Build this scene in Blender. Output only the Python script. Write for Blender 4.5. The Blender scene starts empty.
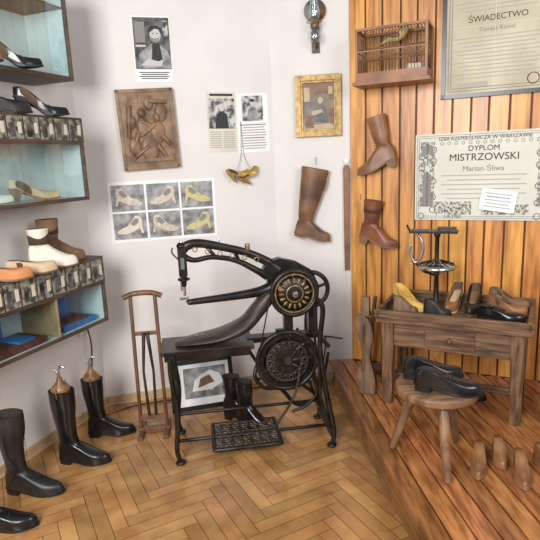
import bpy, bmesh, math, random
from mathutils import Vector, Matrix
random.seed(7)
pi=math.pi
# ------------------------------------------------------------------ materials
def mk(name,c,c2=None,scale=8,stretch=(1,1,1),rough=.5,metal=0,bump=0,tint=False,detail=4,lo=.35,hi=.65,coat=0,kind='noise',spec=.5):
    m=bpy.data.materials.new(name); m.use_nodes=True; nt=m.node_tree; N=nt.nodes; Lk=nt.links
    b=N['Principled BSDF']; b.inputs['Roughness'].default_value=rough; b.inputs['Metallic'].default_value=metal; b.inputs['Specular IOR Level'].default_value=spec
    if coat: b.inputs['Coat Weight'].default_value=coat; b.inputs['Coat Roughness'].default_value=.15
    col=None
    if c2 is not None or bump:
        tc=N.new('ShaderNodeTexCoord'); mp=N.new('ShaderNodeMapping'); mp.inputs['Scale'].default_value=stretch
        Lk.new(tc.outputs['Object'],mp.inputs[0])
        if kind=='voro':
            nz=N.new('ShaderNodeTexVoronoi'); nz.inputs['Scale'].default_value=scale; o=nz.outputs['Distance']
        else:
            nz=N.new('ShaderNodeTexNoise'); nz.inputs['Scale'].default_value=scale; nz.inputs['Detail'].default_value=detail; o=nz.outputs['Fac']
        Lk.new(mp.outputs[0],nz.inputs['Vector'])
        rp=N.new('ShaderNodeValToRGB'); rp.color_ramp.elements[0].position=lo; rp.color_ramp.elements[1].position=hi
        rp.color_ramp.elements[0].color=(*c,1); rp.color_ramp.elements[1].color=(*(c2 or c),1)
        Lk.new(o,rp.inputs[0]); col=rp.outputs[0]
        if bump:
            bp=N.new('ShaderNodeBump'); bp.inputs['Strength'].default_value=bump; bp.inputs['Distance'].default_value=.01
            Lk.new(o,bp.inputs['Height']); Lk.new(bp.outputs[0],b.inputs['Normal'])
    if col is None:
        rg=N.new('ShaderNodeRGB'); rg.outputs[0].default_value=(*c,1); col=rg.outputs[0]
    if tint:
        at=N.new('ShaderNodeAttribute'); at.attribute_name='tint'
        mx=N.new('ShaderNodeMix'); mx.data_type='RGBA'; mx.blend_type='MULTIPLY'; mx.inputs[0].default_value=1
        Lk.new(col,mx.inputs[6]); Lk.new(at.outputs['Color'],mx.inputs[7]); col=mx.outputs[2]
    Lk.new(col,b.inputs['Base Color'])
    return m
def glassmat(name,col=(.9,.97,.97),a=.1):
    m=bpy.data.materials.new(name); m.use_nodes=True; nt=m.node_tree; nt.nodes.clear()
    t=nt.nodes.new('ShaderNodeBsdfTransparent'); t.inputs[0].default_value=(*col,1)
    g=nt.nodes.new('ShaderNodeBsdfGlossy'); g.inputs['Roughness'].default_value=.03
    x=nt.nodes.new('ShaderNodeMixShader'); x.inputs[0].default_value=a; o=nt.nodes.new('ShaderNodeOutputMaterial')
    nt.links.new(t.outputs[0],x.inputs[1]); nt.links.new(g.outputs[0],x.inputs[2]); nt.links.new(x.outputs[0],o.inputs[0]); return m
WALL=mk('plaster_white',(.735,.70,.675),(.785,.75,.725),scale=3,rough=.85,bump=.05)
PARQ=mk('parquet_oak',(.36,.175,.058),(.53,.285,.105),scale=7,rough=.27,tint=True,coat=.25)
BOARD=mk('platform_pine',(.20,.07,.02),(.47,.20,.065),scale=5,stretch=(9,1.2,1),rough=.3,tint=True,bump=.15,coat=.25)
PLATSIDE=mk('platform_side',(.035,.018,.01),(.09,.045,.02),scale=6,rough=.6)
SLAT=mk('slat_pine',(.36,.125,.022),(.78,.36,.085),scale=4,stretch=(8,8,.7),rough=.38,tint=True,coat=.15,detail=6,lo=.3,hi=.62)
SLATGAP=mk('slat_gap',(.09,.035,.01))
TRIM=mk('trim_wood',(.50,.33,.18),(.60,.42,.24),scale=8,rough=.45)
BLK=mk('black_leather',(.004,.004,.004),(.012,.011,.011),scale=10,rough=.2)
BLKM=mk('black_leather_matte',(.007,.006,.006),(.02,.018,.016),scale=14,rough=.42,bump=.15)
BRN=mk('brown_leather',(.16,.065,.026),(.30,.13,.055),scale=9,rough=.42,bump=.1)
BRN2=mk('worn_brown_leather',(.09,.04,.02),(.27,.13,.06),scale=7,rough=.5,bump=.2)
RBRN=mk('redbrown_leather',(.12,.035,.018),(.25,.085,.04),scale=9,rough=.38)
TAN=mk('tan_suede',(.16,.085,.045),(.26,.15,.085),scale=12,rough=.8)
WHT=mk('cream_leather',(.66,.62,.52),(.78,.74,.65),scale=8,rough=.5)
BEI=mk('beige_leather',(.50,.36,.22),(.62,.47,.31),scale=8,rough=.45)
ORG=mk('orange_leather',(.45,.17,.06),(.58,.25,.1),scale=8,rough=.4)
YEL=mk('yellow_leather',(.55,.32,.05),(.70,.45,.11),scale=8,rough=.4)
GLD=mk('gold_leather',(.36,.21,.05),(.55,.35,.10),scale=20,rough=.35,metal=.4)
SOLE=mk('leather_sole',(.16,.085,.04),(.25,.14,.07),scale=12,rough=.6)
SOLEB=mk('black_sole',(.008,.007,.006),rough=.5)
INS=mk('shoe_inside',(.08,.05,.03),(.13,.08,.045),scale=8,rough=.8)
INSD=mk('shoe_inside_dark',(.02,.016,.013),(.04,.03,.022),scale=8,rough=.8)
IRON=mk('cast_iron',(.008,.007,.006),(.028,.022,.017),scale=16,rough=.34,metal=.4,bump=.06)
IRONW=mk('worn_iron',(.025,.02,.016),(.09,.068,.048),scale=14,rough=.4,metal=.5)
BRASS=mk('gold_ornament',(.16,.10,.04),(.34,.24,.11),scale=40,rough=.42,metal=.55)
STEEL=mk('steel',(.42,.41,.39),(.6,.59,.56),scale=20,rough=.25,metal=1)
DTOP=mk('dark_wood_top',(.018,.013,.011),(.055,.04,.03),scale=7,stretch=(1,8,1),rough=.36)
OLDW=mk('old_bench_wood',(.055,.027,.013),(.21,.11,.052),scale=6,stretch=(1,9,9),rough=.55,bump=.35)
OLDWV=mk('old_leg_wood',(.055,.027,.013),(.215,.112,.055),scale=6,stretch=(9,9,1),rough=.55,bump=.35)
STOOLW=mk('stool_wood',(.11,.052,.026),(.28,.155,.08),scale=7,stretch=(1,6,1),rough=.45,bump=.25)
LASTW=mk('last_wood',(.16,.07,.028),(.30,.145,.062),scale=7,stretch=(1,4,4),rough=.35)
GREYW=mk('grey_wood',(.09,.05,.028),(.22,.135,.08),scale=6,stretch=(6,6,1),rough=.6)
CRUT=mk('walnut_stick',(.10,.045,.021),(.20,.098,.046),scale=6,stretch=(8,8,1),rough=.45)
CASEW=mk('case_wood_dark',(.06,.038,.027),(.12,.082,.056),scale=6,stretch=(1,6,6),rough=.5)
CASEI=mk('case_inside',(.62,.66,.66),(.72,.75,.75),scale=5,rough=.8)
CASEL=mk('case_wood_light',(.30,.20,.11),(.40,.28,.17),scale=6,rough=.5)
GLASS=glassmat('case_glass',a=.10)
CLEAR=glassmat('lamp_glass',a=.25)
PAPER=mk('paper_white',(.83,.83,.82),(.88,.88,.87),scale=5,rough=.7)
PAPERY=mk('paper_aged',(.62,.56,.45),(.74,.69,.58),scale=5,rough=.7)
DIPL=mk('diploma_paper',(.60,.585,.50),(.70,.685,.60),scale=3,rough=.5)
CERT1=mk('certificate_aged',(.42,.37,.24),(.60,.55,.40),scale=4,rough=.5)
INK=mk('ink_black',(.03,.03,.03),rough=.7)
INKG=mk('ink_grey',(.25,.24,.22),rough=.7)
INKL=mk('ink_light',(.42,.40,.35),rough=.7)
PHOTO=mk('photo_bw',(.03,.03,.03),(.55,.54,.52),scale=22,rough=.4,lo=.42,hi=.6)
ENGR=mk('engraving',(.12,.115,.10),(.60,.585,.50),scale=60,rough=.5,lo=.42,hi=.56)
PHOTOD=mk('photo_dark',(.012,.012,.012),(.16,.155,.15),scale=18,rough=.35)
SEPIA=mk('photo_sepia',(.05,.05,.04),(.32,.31,.26),scale=30,rough=.4,lo=.4,hi=.6)
SKIN=mk('print_skin',(.55,.53,.5),rough=.6)
RELIEF=mk('relief_bronze_wood',(.12,.065,.032),(.30,.18,.095),scale=12,rough=.45,bump=.4)
GOLD=mk('gilt_frame',(.20,.115,.03),(.38,.24,.07),scale=30,rough=.4,metal=.3,bump=.2)
PAINT=mk('oil_painting',(.035,.025,.016),(.22,.14,.065),scale=16,rough=.4,detail=6)
CREAM=mk('oil_cream',(.42,.32,.19),(.5,.4,.26),scale=20); REDP=mk('oil_red',(.16,.06,.035),(.25,.12,.06),scale=20); BLUEP=mk('oil_blue',(.06,.07,.08),(.14,.14,.13),scale=20)
FRB=mk('frame_black',(.012,.011,.01),rough=.3)
CAGEW=mk('cage_wood',(.20,.075,.03),(.34,.15,.065),scale=8,rough=.45)
WIRE=mk('wire_brass',(.22,.14,.07),rough=.4,metal=.6)
FEA=mk('bird_feather',(.45,.33,.14),(.65,.52,.25),scale=30,rough=.8)
BLUE=mk('blue_box',(.03,.14,.40),(.07,.25,.55),scale=5,rough=.5)
MAROON=mk('maroon_cloth',(.12,.03,.02),(.2,.06,.04),scale=8,rough=.7)
PLAST=mk('white_plastic',(.75,.75,.75),rough=.4)
CABLE=mk('cable_black',(.015,.015,.015),rough=.5)
YPH=mk('photo_yellow_shoe',(.50,.45,.2),(.62,.57,.3),scale=40,rough=.5); GPH=mk('photo_grey',(.13,.13,.125),(.42,.42,.41),scale=16,rough=.5)
SPH=mk('photo_beige_shoe',(.50,.43,.33),(.66,.6,.5),scale=40,rough=.5)
# ------------------------------------------------------------------ mesh builder
def catm(P,k=6,closed=False):
    P=[Vector(p) for p in P]; n=len(P); out=[]
    for i in range(n if closed else n-1):
        if closed: a,b,c,d=P[i-1],P[i],P[(i+1)%n],P[(i+2)%n]
        else: a,b,c,d=P[max(i-1,0)],P[i],P[i+1],P[min(i+2,n-1)]
        for j in range(k):
            t=j/k; out.append(.5*((2*b)+(c-a)*t+(2*a-5*b+4*c-d)*t*t+(3*b-a-3*c+d)*t**3))
    if not closed: out.append(P[-1])
    return out
class MB:
    def __init__(s): s.v=[];s.f=[];s.mi=[];s.sm=[];s.ti=[];s.mats=[];s.M=Matrix()
    def add(s,V,F,mat,smooth=False,tint=1.0):
        if mat not in s.mats: s.mats.append(mat)
        k=s.mats.index(mat); o=len(s.v)
        s.v+= [s.M@Vector(p) for p in V]
        for f in F: s.f.append([o+i for i in f]); s.mi.append(k); s.sm.append(smooth); s.ti.append(tint)
    def box(s,c,d,mat,rot=None,tint=1.0,taper=1.0):
        V=[]
        for z in(-.5,.5):
            k=taper if z<0 else 1
            for x,y in((-.5,-.5),(.5,-.5),(.5,.5),(-.5,.5)):
                V.append(Vector((x*d[0]*k,y*d[1]*k,z*d[2])))
        if rot is not None: V=[rot@p for p in V]
        V=[p+Vector(c) for p in V]
        s.add(V,[(3,2,1,0),(4,5,6,7),(0,1,5,4),(1,2,6,5),(2,3,7,6),(3,0,4,7)],mat,False,tint)
    def rings(s,R,mat,cap0=True,cap1=True,smooth=True,wrap=False):
        n=len(R[0]); V=[p for r in R for p in r]; F=[]; m=len(R)
        for i in range(m if wrap else m-1):
            a=i*n; b=((i+1)%m)*n
            for j in range(n): F.append((a+j,a+(j+1)%n,b+(j+1)%n,b+j))
        if not wrap:
            if cap0: F.append(tuple(range(n))[::-1])
            if cap1: F.append(tuple((m-1)*n+j for j in range(n)))
        s.add(V,F,mat,smooth)
    def tube(s,P,r,mat,n=8,closed=False,sq=(1,1)):
        P=[Vector(p) for p in P]; m=len(P); R=[]
        rr=r if isinstance(r,(list,tuple)) else [r]*m
        if len(rr)!=m:
            q=[]
            for i in range(m):
                t=i/(m-1)*(len(rr)-1); a=int(min(t,len(rr)-2)); q.append(rr[a]+(rr[a+1]-rr[a])*(t-a))
            rr=q
        T0=(P[1]-P[0]).normalized(); up=Vector((0,0,1)) if abs(T0.z)<.9 else Vector((0,1,0))
        A=T0.cross(up).normalized()
        for i in range(m):
            if closed: T=(P[(i+1)%m]-P[i-1]).normalized()
            else: T=(P[min(i+1,m-1)]-P[max(i-1,0)]).normalized()
            A=(A-T*A.dot(T)).normalized(); B=T.cross(A)
            R.append([P[i]+(A*math.cos(2*pi*j/n)*sq[0]+B*math.sin(2*pi*j/n)*sq[1])*rr[i] for j in range(n)])
        s.rings(R,mat,wrap=closed)
    def cyl(s,a,b,r,mat,r2=None,n=12): 
        s.tube([a,b],[r,r if r2 is None else r2],mat,n)
    def torus(s,c,R,r,mat,axis='y',n=28,k=8):
        P=[]
        for i in range(n):
            a=2*pi*i/n; x,y=R*math.cos(a),R*math.sin(a)
            P.append(Vector(c)+(Vector((x,0,y)) if axis=='y' else Vector((x,y,0)) if axis=='z' else Vector((0,x,y))))
        s.tube(P,r,mat,k,True)
    def lathe(s,prof,mat,c=(0,0,0),axis='z',n=24):
        R=[]
        for r,h in prof:
            r=max(r,.0005); ring=[]
            for j in range(n):
                a=2*pi*j/n; x,y=r*math.cos(a),r*math.sin(a)
                ring.append(Vector(c)+(Vector((x,y,h)) if axis=='z' else Vector((x,h,y)) if axis=='y' else Vector((h,x,y))))
            R.append(ring)
        s.rings(R,mat)
    def ell(s,c,r,mat,n=14,m=9,rot=None):
        R=[]
        for i in range(m):
            a=-pi/2+pi*(i+.02)/(m-1+.04) if 0<i<m-1 else (-pi/2+.05 if i==0 else pi/2-.05)
            ring=[]
            for j in range(n):
                b=2*pi*j/n; p=Vector((r[0]*math.cos(a)*math.cos(b),r[1]*math.cos(a)*math.sin(b),r[2]*math.sin(a)))
                if rot is not None: p=rot@p
                ring.append(p+Vector(c))
            R.append(ring)
        s.rings(R,mat)
    def prism(s,poly,y0,y1,mat,smooth=False):
        n=len(poly); V=[Vector((p[0],y0,p[1])) for p in poly]+[Vector((p[0],y1,p[1])) for p in poly]
        F=[tuple(range(n)),tuple(range(2*n-1,n-1,-1))]+[(i,i+n,(i+1)%n+n,(i+1)%n) for i in range(n)]
        s.add(V,F,mat,smooth)
    def flat(s,x,z,w,h,mat,y=-.001,t=.0015):
        s.box((x,y-t/2,z),(w,t,h),mat)
    def text(s,txt,size,x,z,y,mat,align='CENTER'):
        cu=bpy.data.curves.new('tmp','FONT'); cu.body=txt; cu.size=size; cu.align_x=align
        ob=bpy.data.objects.new('tmp',cu); bpy.context.collection.objects.link(ob)
        bpy.context.view_layer.update()
        me=bpy.data.meshes.new_from_object(ob.evaluated_get(bpy.context.evaluated_depsgraph_get()))
        V=[Vector((v.co.x+x,y,v.co.y+z)) for v in me.vertices]; F=[tuple(p.vertices) for p in me.polygons]
        s.add(V,F,mat); bpy.data.objects.remove(ob); bpy.data.meshes.remove(me); bpy.data.curves.remove(cu)
    def finish(s,name,loc=(0,0,0),rz=0,bevel=0,recalc=True):
        me=bpy.data.meshes.new(name); me.from_pydata([tuple(p) for p in s.v],[],s.f)
        for m in s.mats: me.materials.append(m)
        for i,p in enumerate(me.polygons): p.material_index=s.mi[i]; p.use_smooth=s.sm[i]
        at=me.color_attributes.new('tint','FLOAT_COLOR','CORNER')
        for i,p in enumerate(me.polygons):
            t=s.ti[i]; t=(t,t,t,1) if not isinstance(t,tuple) else (*t,1)
            for l in p.loop_indices: at.data[l].color=t
        if recalc:
            bm=bmesh.new(); bm.from_mesh(me); bmesh.ops.recalc_face_normals(bm,faces=bm.faces); bm.to_mesh(me); bm.free()
        ob=bpy.data.objects.new(name,me); bpy.context.collection.objects.link(ob)
        ob.location=loc; ob.rotation_euler=(0,0,rz)
        if bevel:
            b=ob.modifiers.new('bev','BEVEL'); b.width=bevel; b.segments=2; b.limit_method='ANGLE'; b.angle_limit=math.radians(50)
        return ob
def TR(x,y,z): return Matrix.Translation((x,y,z))
def RX(d): return Matrix.Rotation(math.radians(d),4,'X')
def RY(d): return Matrix.Rotation(math.radians(d),4,'Y')
def RZ(d): return Matrix.Rotation(math.radians(d),4,'Z')
# ------------------------------------------------------------------ shoe generator
def interp(tab,x):
    for (a,b),(c,d) in zip(tab,tab[1:]):
        if x<=c: return b+(d-b)*(x-a)/(c-a)
    return tab[-1][1]
def shoe(mb,M,L=.27,W=.095,heel=.025,up=BLK,sole=SOLEB,ins=INS,toeH=.045,col=(.25,.22,.62),colh=.08,follow=True,shaft=None,point=0,thick=.007,hs=.9,laces=0,closed=False,hm=None,heelback=0):
    old=mb.M; mb.M=old@M; N=32
    sw=[(0,.78),(.2,.72),(.42,.70),(.7,1.0),(.86,.93-.22*point),(1,.75-.45*point)]
    def zb(x):
        q=min(max(1-(x/L-.12)/.5,0),1); q=q*q*(3-2*q)
        return thick+heel*q+ (max(x/L-.8,0)*.03)
    def outl(t,k=1.0):
        x=L/2+L/2*math.cos(t); 
        return x, W/2*interp(sw,x/L)*math.copysign(abs(math.sin(t))**.75,math.sin(t))
    T=[2*pi*j/N for j in range(N)]
    cx=col[0]*L; rx=col[1]*L; ry=col[2]*W/2
    R=[]
    S=[0,.02,.06,.12,.2,.32,.46,.62,.8,1]
    def cpt(t):
        x=cx+rx*math.cos(t); y=ry*math.sin(t)
        z=(zb(x) if follow else thick+heel)+colh
        return Vector((x,y,z))
    for sv in S:
        ring=[]
        for t in T:
            x0,y0=outl(t); c=cpt(t); z0=zb(x0)
            wf=max(math.cos(t),0)**.8
            hA=1-math.cos(sv*pi/2); vA=math.sin(sv*pi/2)*(c.z-z0)
            q=min(1,sv/.2); vt=min(toeH*math.sqrt(max(0,1-(1-q)**2)),c.z-z0)
            hB=sv; vB=vt+(c.z-z0-min(toeH,c.z-z0))*max(0,(sv-.2)/.8)**1.5
            h=hA*(1-wf)+hB*wf; v=vA*(1-wf)+vB*wf
            hy=hA*.7+.3*hB
            ring.append(Vector((x0+(c.x-x0)*h,y0+(c.y-y0)*hy,z0+v)))
        R.append(ring)
    if shaft:
        pts=[(thick+heel+colh,cx,rx,ry)]+[(z,cx+dx,a,b) for z,dx,a,b in shaft]
        cs=catm([Vector((p[0],p[1],p[2])) for p in pts],4); ce=catm([Vector((p[0],p[3],0)) for p in pts],4)
        for a,b in list(zip(cs,ce))[1:]:
            R.append([Vector((a.y+a.z*math.cos(t),b.y*math.sin(t),a.x)) for t in T])
    if closed:
        mb.rings(R,up,cap0=False,cap1=True)
    else:
        mb.rings(R,up,cap0=False,cap1=False)
        top=R[-1]; ctr=sum(top,Vector())/N
        dep=min(.05,colh*.9) if not shaft else .08
        r1=[ctr+(p-ctr)*.95+Vector((0,0,.002)) for p in top]
        r2=[Vector((ctr.x+(p.x-ctr.x)*.9,p.y*.88,p.z-dep)) for p in top]
        mb.rings([top,r1],up,False,False); mb.rings([r1,r2],ins,False,True)
    def sc(k,dz): 
        o=[]
        for t in T:
            x,y=outl(t); o.append(Vector((L/2+(x-L/2)*k,y*k,zb(x)+dz)))
        return o
    mb.rings([sc(1.03,.001),sc(1.03,-thick)],sole,True,True,False)
    if heel>0.008:
        hp=[Vector(outl(t)+(0,)) for t in [pi*.5+pi*(j/14) for j in range(15)]]
        xm=.26*L; hp=[Vector((min(p.x,L/2)/ (L/2)*xm,p.y*1.02,0)) for p in hp]
        a=[Vector((p.x,p.y,zb(p.x)-thick*.5)) for p in hp]
        cxh=.09*L; R2=[]
        for q in (0,.35,.7,1):
            k=1-(1-hs)*q**.7
            R2.append([Vector((cxh+(p.x-cxh)*k-heelback*q,p.y*k,p.z*(1-q))) for p in a])
        mb.rings(R2,hm or sole,True,True,False)
    if laces:
        for i in range(laces):
            q=(i+1)/(laces+1); x=cx+rx+ (L*.70-cx-rx)*(1-q)
            zc=thick+toeH+(colh+heel-toeH)*(q**1.4)+.006
            mb.tube([(x,-.02,zc-.006),(x,0,zc+.002),(x,.02,zc-.006)],.0018,SOLEB,5)
        if shaft:
            zt=shaft[-1][0]
            z=thick+heel+colh+.008
            while z<zt-.01:
                mb.tube([(cx+rx*1.02-.004,-.014,z),(cx+rx*1.02+.004,0,z),(cx+rx*1.02-.004,.014,z)],.0018,SOLEB,5); z+=.016
    mb.M=old
# ------------------------------------------------------------------ room frames
cL=Vector((-1.15,3.38,0)); cC=Vector((.06,3.70,0)); cR=Vector((.57,3.62,0))
aD=math.atan2(.32,1.21); aM=math.atan2(-.08,.51); aW=math.atan2(-.423,.906); aL=math.atan2(.925,.38)
def fr(P,a,u,d=0,z=0):
    return (P.x+math.cos(a)*u+math.sin(a)*d, P.y+math.sin(a)*u-math.cos(a)*d, z)
H=3.0
def wallbox(name,P,a,u0,u1,mat,z0=0,h=H,t=.1):
    m=MB(); m.box(((u0+u1)/2,t/2,(z0+h)/2),(u1-u0,t,h-z0),mat); return m.finish(name,P,a)
wallbox('wall_left',cL,aL,-3.4,0,WALL)
wallbox('wall_back',cL,aD,0,1.2516,WALL)
wallbox('wall_center',cC,aM,0,.5163,WALL)
wallbox('wall_right',cR,aW,0,2.6,SLATGAP)
def bb(name,P,a,u0,u1):
    m=MB(); m.box(((u0+u1)/2,-.008,.03),(u1-u0,.016,.06),TRIM); m.box(((u0+u1)/2,-.016,.008),(u1-u0,.03,.016),TRIM); m.finish(name,P,a,bevel=.003)
bb('baseboard_left',cL,aL,-3.3,-.01); bb('baseboard_back',cL,aD,.01,1.25); bb('baseboard_center',cC,aM,.0,.36)
# floor : herringbone of real planks
m=MB(); m.box((0,2,-.04),(6,7,.06),PLATSIDE); Lp,Wp=.42,.07
rot=Matrix.Rotation(math.radians(28),3,'Z')
for i in range(-70,90):
    for j in range(-14,14):
        for k in (0,1):
            if k==0: x0,y0,dx,dy=i*Wp+j*Lp,i*Wp-j*Lp,Lp,Wp
            else: x0,y0,dx,dy=i*Wp+Lp+j*Lp,i*Wp+Wp-Lp-j*Lp,Wp,Lp
            c=rot@Vector((x0+dx/2,y0+dy/2,0)); c+=Vector((-.6,2.4,0))
            if -2.5<c.x<.8 and .6<c.y<3.8:
                g=.0012; t=random.uniform(.76,1.14); w=random.uniform(.92,1.05)
                V=[rot@Vector(((sx*(dx/2-g)),(sy*(dy/2-g)),0))+c for sx,sy in((-1,-1),(1,-1),(1,1),(-1,1))]
                m.add(V,[(0,1,2,3)],PARQ,False,(t,t*w,t*w*.97))
m.finish('floor',recalc=False)
# slat wall
m=MB(); u=.006
while u<2.5:
    w=random.choice([.09,.097,.103]); t=random.uniform(.8,1.15)
    m.box((u+w/2,-.009,(.17+H)/2),(w,.018,H-.17),SLAT,tint=(t,t*random.uniform(.9,1.05),t*.95)); u+=w+.010
m.finish('wood_slat_cladding',cR,aW,bevel=.003)
# platform
pd=Vector((.086,-.9963,0)); pn=Vector((.9963,.086,0)); pa=math.atan2(pd.y,pd.x)
m=MB()
def wy(X): return 3.62-.467*(X-.57)
poly=[(.425,3.60),(.425,3.4),(.605,1.3),(2.75,1.3),(2.75,2.55),(.57,3.57)]
n=len(poly)
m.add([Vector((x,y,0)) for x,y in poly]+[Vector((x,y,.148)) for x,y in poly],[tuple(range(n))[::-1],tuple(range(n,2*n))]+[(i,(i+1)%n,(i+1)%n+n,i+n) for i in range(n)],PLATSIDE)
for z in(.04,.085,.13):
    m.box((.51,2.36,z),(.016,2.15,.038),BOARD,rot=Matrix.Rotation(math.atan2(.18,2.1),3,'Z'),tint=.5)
o=0
while o<2.1:
    w=.085; s0=Vector((.412,3.40,0))+pn*(o+w/2)
    X=s0.x; Yw=wy(X)-.03 if X>.57 else 3.60
    a=s0-pd*((Yw-s0.y)/.9963); b=s0+pd*2.12
    c=(a+b)/2; Ln=(b-a).length; t=random.uniform(.75,1.25)
    m.box((c.x,c.y,.159),(w,Ln,.022),BOARD,rot=Matrix.Rotation(pa+pi/2,3,'Z'),tint=(t,t*random.uniform(.9,1.05),t)); o+=w+.008
m.finish('wooden_platform',bevel=.003)
# ------------------------------------------------------------------ display cases
def case(name,u0,u1,z0,z1,fz,extra=None,d=.28,div=()):
    m=MB(); w=u1-u0; cx=(u0+u1)/2; t=.014
    m.box((cx,-d/2,z0+t/2),(w,d,t),CASEW); m.box((cx,-d/2,z1-t/2),(w,d,t),CASEW)
    m.box((cx,-.01,(z0+z1)/2),(w-2*t,.012,z1-z0-2*t),CASEI); m.box((cx,-d/2,z0+t+.002),(w-2*t,d-.02,.004),CASEI)
    m.box((u1-t-.002,-d/2,(z0+z1)/2),(.003,d-.02,z1-z0-2*t),CASEI)
    for x in(u0+t/2,u1-t/2)+tuple(div): m.box((x,-d/2,(z0+z1)/2),(t,d-.004,z1-z0-2*t),CASEW if x in(u0+t/2,u1-t/2) else CASEL)
    if fz: 
        m.box((cx,-d-.006,(fz+z1)/2),(w,.012,z1-fz),CASEW)
        x=u1-.06
        while x>u0+.05:
            m.box((x,-d-.014,(fz+z1)/2),(.09,.004,(z1-fz)*.82),SEPIA); m.box((x-.02,-d-.017,(fz+z1)/2-.01),(.03,.002,(z1-fz)*.5),PHOTOD)
            m.box((x+.024,-d-.017,(fz+z1)/2),(.022,.002,(z1-fz)*.4),PAPERY); x-=.1
    top=fz or z1-t
    m.box((cx,-d-.003,z0+.010),(w,.01,.020),CASEW); m.box((cx,-d-.003,top-.005),(w,.01,.010),CASEW)
    for x in(u0+.007,u1-.007): m.box((x,-d-.003,(z0+top)/2),(.012,.012,top-z0),CASEW)
    m.box((cx,-d+.004,(z0+top)/2),(w-.03,.003,top-z0-.02),GLASS)
    if extra: extra(m)
    return m.finish(name,cL,aL,bevel=.0015)
def ex1(m):
    m.box((-1.0,-.14,2.41),(1.36,.26,.01),CASEW)
    for i in range(12): m.box((-.42-.1*i,-.15,2.425+.006*(i%3)),(.09,.15,.02+.012*(i%3)),PAPERY if i%2 else MAROON)
case('display_cabinet',-1.7,-.31,2.05,2.56,None,ex1)
case('display_cabinet',-1.7,-.29,1.42,1.86,1.73)
def ex3(m):
    m.box((-.43,-.15,.735),(.26,.2,.035),BLUE); m.box((-.42,-.19,.757),(.14,.10,.01),MAROON)
    m.box((-.86,-.16,.735),(.34,.2,.03),MAROON); m.box((-.95,-.06,.82),(.3,.02,.2),BLUE); m.box((-.43,-.03,.83),(.32,.01,.17),BLUE)
    m.box((-.80,-.17,.757),(.1,.14,.012),BLUE)
case('display_cabinet',-1.7,-.24,.70,1.09,.94,ex3,div=(-.62,-1.15))
def lshoe(name,u,d,z,ang,**k):
    m=MB(); shoe(m,Matrix(),**k); ob=m.finish(name,fr(cL,aL,u,d,z),aL+math.radians(ang)); return ob
B2=dict(follow=False,colh=.085,col=(.24,.2,.66))
PUMP=dict(col=(.34,.33,.85),colh=.042,point=.8,toeH=.03)
lshoe('high_heel_pump',-.62,.17,1.86,-45,L=.25,W=.08,heel=.09,up=BLK,hs=.28,**PUMP)
lshoe('brown_shoe',-.88,.17,1.86,-30,L=.27,up=BLKM,ins=INSD,col=(.32,.28,.75),colh=.06)
lshoe('white_ankle_boot',-.68,.19,1.09,-38,L=.24,W=.08,heel=.03,up=WHT,sole=SOLE,shaft=[(.14,-.0,.045,.034),(.21,0,.054,.04)],laces=4,**B2)
lshoe('brown_ankle_boot',-.53,.11,1.09,-30,L=.25,W=.085,heel=.035,up=TAN,sole=SOLE,shaft=[(.15,-.0,.05,.036),(.24,0,.06,.043)],**B2)
lshoe('beige_shoe',-.84,.2,1.09,-38,L=.24,W=.08,heel=.02,up=BEI,sole=SOLE,col=(.32,.28,.75),colh=.05,point=.5)
lshoe('orange_shoe',-1.0,.2,1.09,-38,L=.24,W=.08,heel=.02,up=ORG,sole=SOLE,col=(.32,.28,.75),colh=.05,point=.5)
lshoe('beige_pump',-.70,.14,1.442,-35,L=.24,W=.075,heel=.06,up=BEI,sole=SOLE,hs=.5,**PUMP)
lshoe('cream_pump',-.98,.14,1.442,-35,L=.23,W=.075,heel=.05,up=WHT,sole=SOLE,hs=.5,**PUMP)
lshoe('black_pump',-.76,.17,2.072,-50,L=.25,W=.078,heel=.085,up=BLK,hs=.28,**PUMP)
lshoe('tan_pump',-.95,.14,2.072,-50,L=.24,W=.078,heel=.08,up=BRN,hs=.28,**PUMP)
# ------------------------------------------------------------------ floor boots
def wb(name,x,y,z,ang,extra=None,**k):
    m=MB(); shoe(m,Matrix(),**k)
    if extra: extra(m)
    return m.finish(name,(x,y,z),math.radians(ang))
tall=lambda h,rx=.062,ry=.05:[(.17,-.005,.05,.042),(.26,-.01,.058,.047),(h*.8,-.01,rx,ry),(h,-.01,rx+.002,ry+.002)]
def tree(h):
    def f(m):
        m.lathe([(.045,h-.02),(.052,h+.005),(.04,h+.025),(.018,h+.05),(.014,h+.07),(.0,h+.075)],LASTW,(.055,0,0))
        m.tube(catm([(.055,0,h+.07),(.055,0,h+.11),(.07,0,h+.135),(.09,0,h+.125)],5),.006,STEEL,7)
        m.tube(catm([(.05,0,h+.07),(.045,0,h+.10),(.03,0,h+.12)],5),.005,STEEL,7)
        for s in(-1,1): m.tube(catm([(.055,s*.052,h-.005),(.055,s*.062,h+.03),(.055,s*.056,h-.03)],4),.003,SOLE,5)
    return f
TB=dict(follow=False,colh=.09,col=(.23,.19,.7),heel=.025,toeH=.045)
wb('riding_boot',-1.21,2.68,0,-4,tree(.43),L=.29,W=.10,up=BLK,shaft=tall(.43,.068,.053),**TB)
wb('riding_boot',-1.14,2.95,0,8,tree(.37),L=.28,W=.095,up=BLK,shaft=tall(.37,.062,.049),**TB)
def brogue(m):
    m.tube(catm([(.03,-.049,.03),(.06,-.047,.10),(.09,-.042,.16),(.06,-.053,.24),(.055,-.058,.40)],5),.0025,SOLEB,5)
    m.tube(catm([(.13,-.05,.02),(.15,-.042,.05),(.13,-.03,.09),(.115,0,.115),(.13,.03,.09)],5),.0025,SOLEB,5)
wb('tall_boot',-1.38,2.42,0,-5,brogue,L=.30,W=.10,up=BLKM,ins=INSD,shaft=tall(.43,.076,.058),laces=3,**TB)
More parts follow.
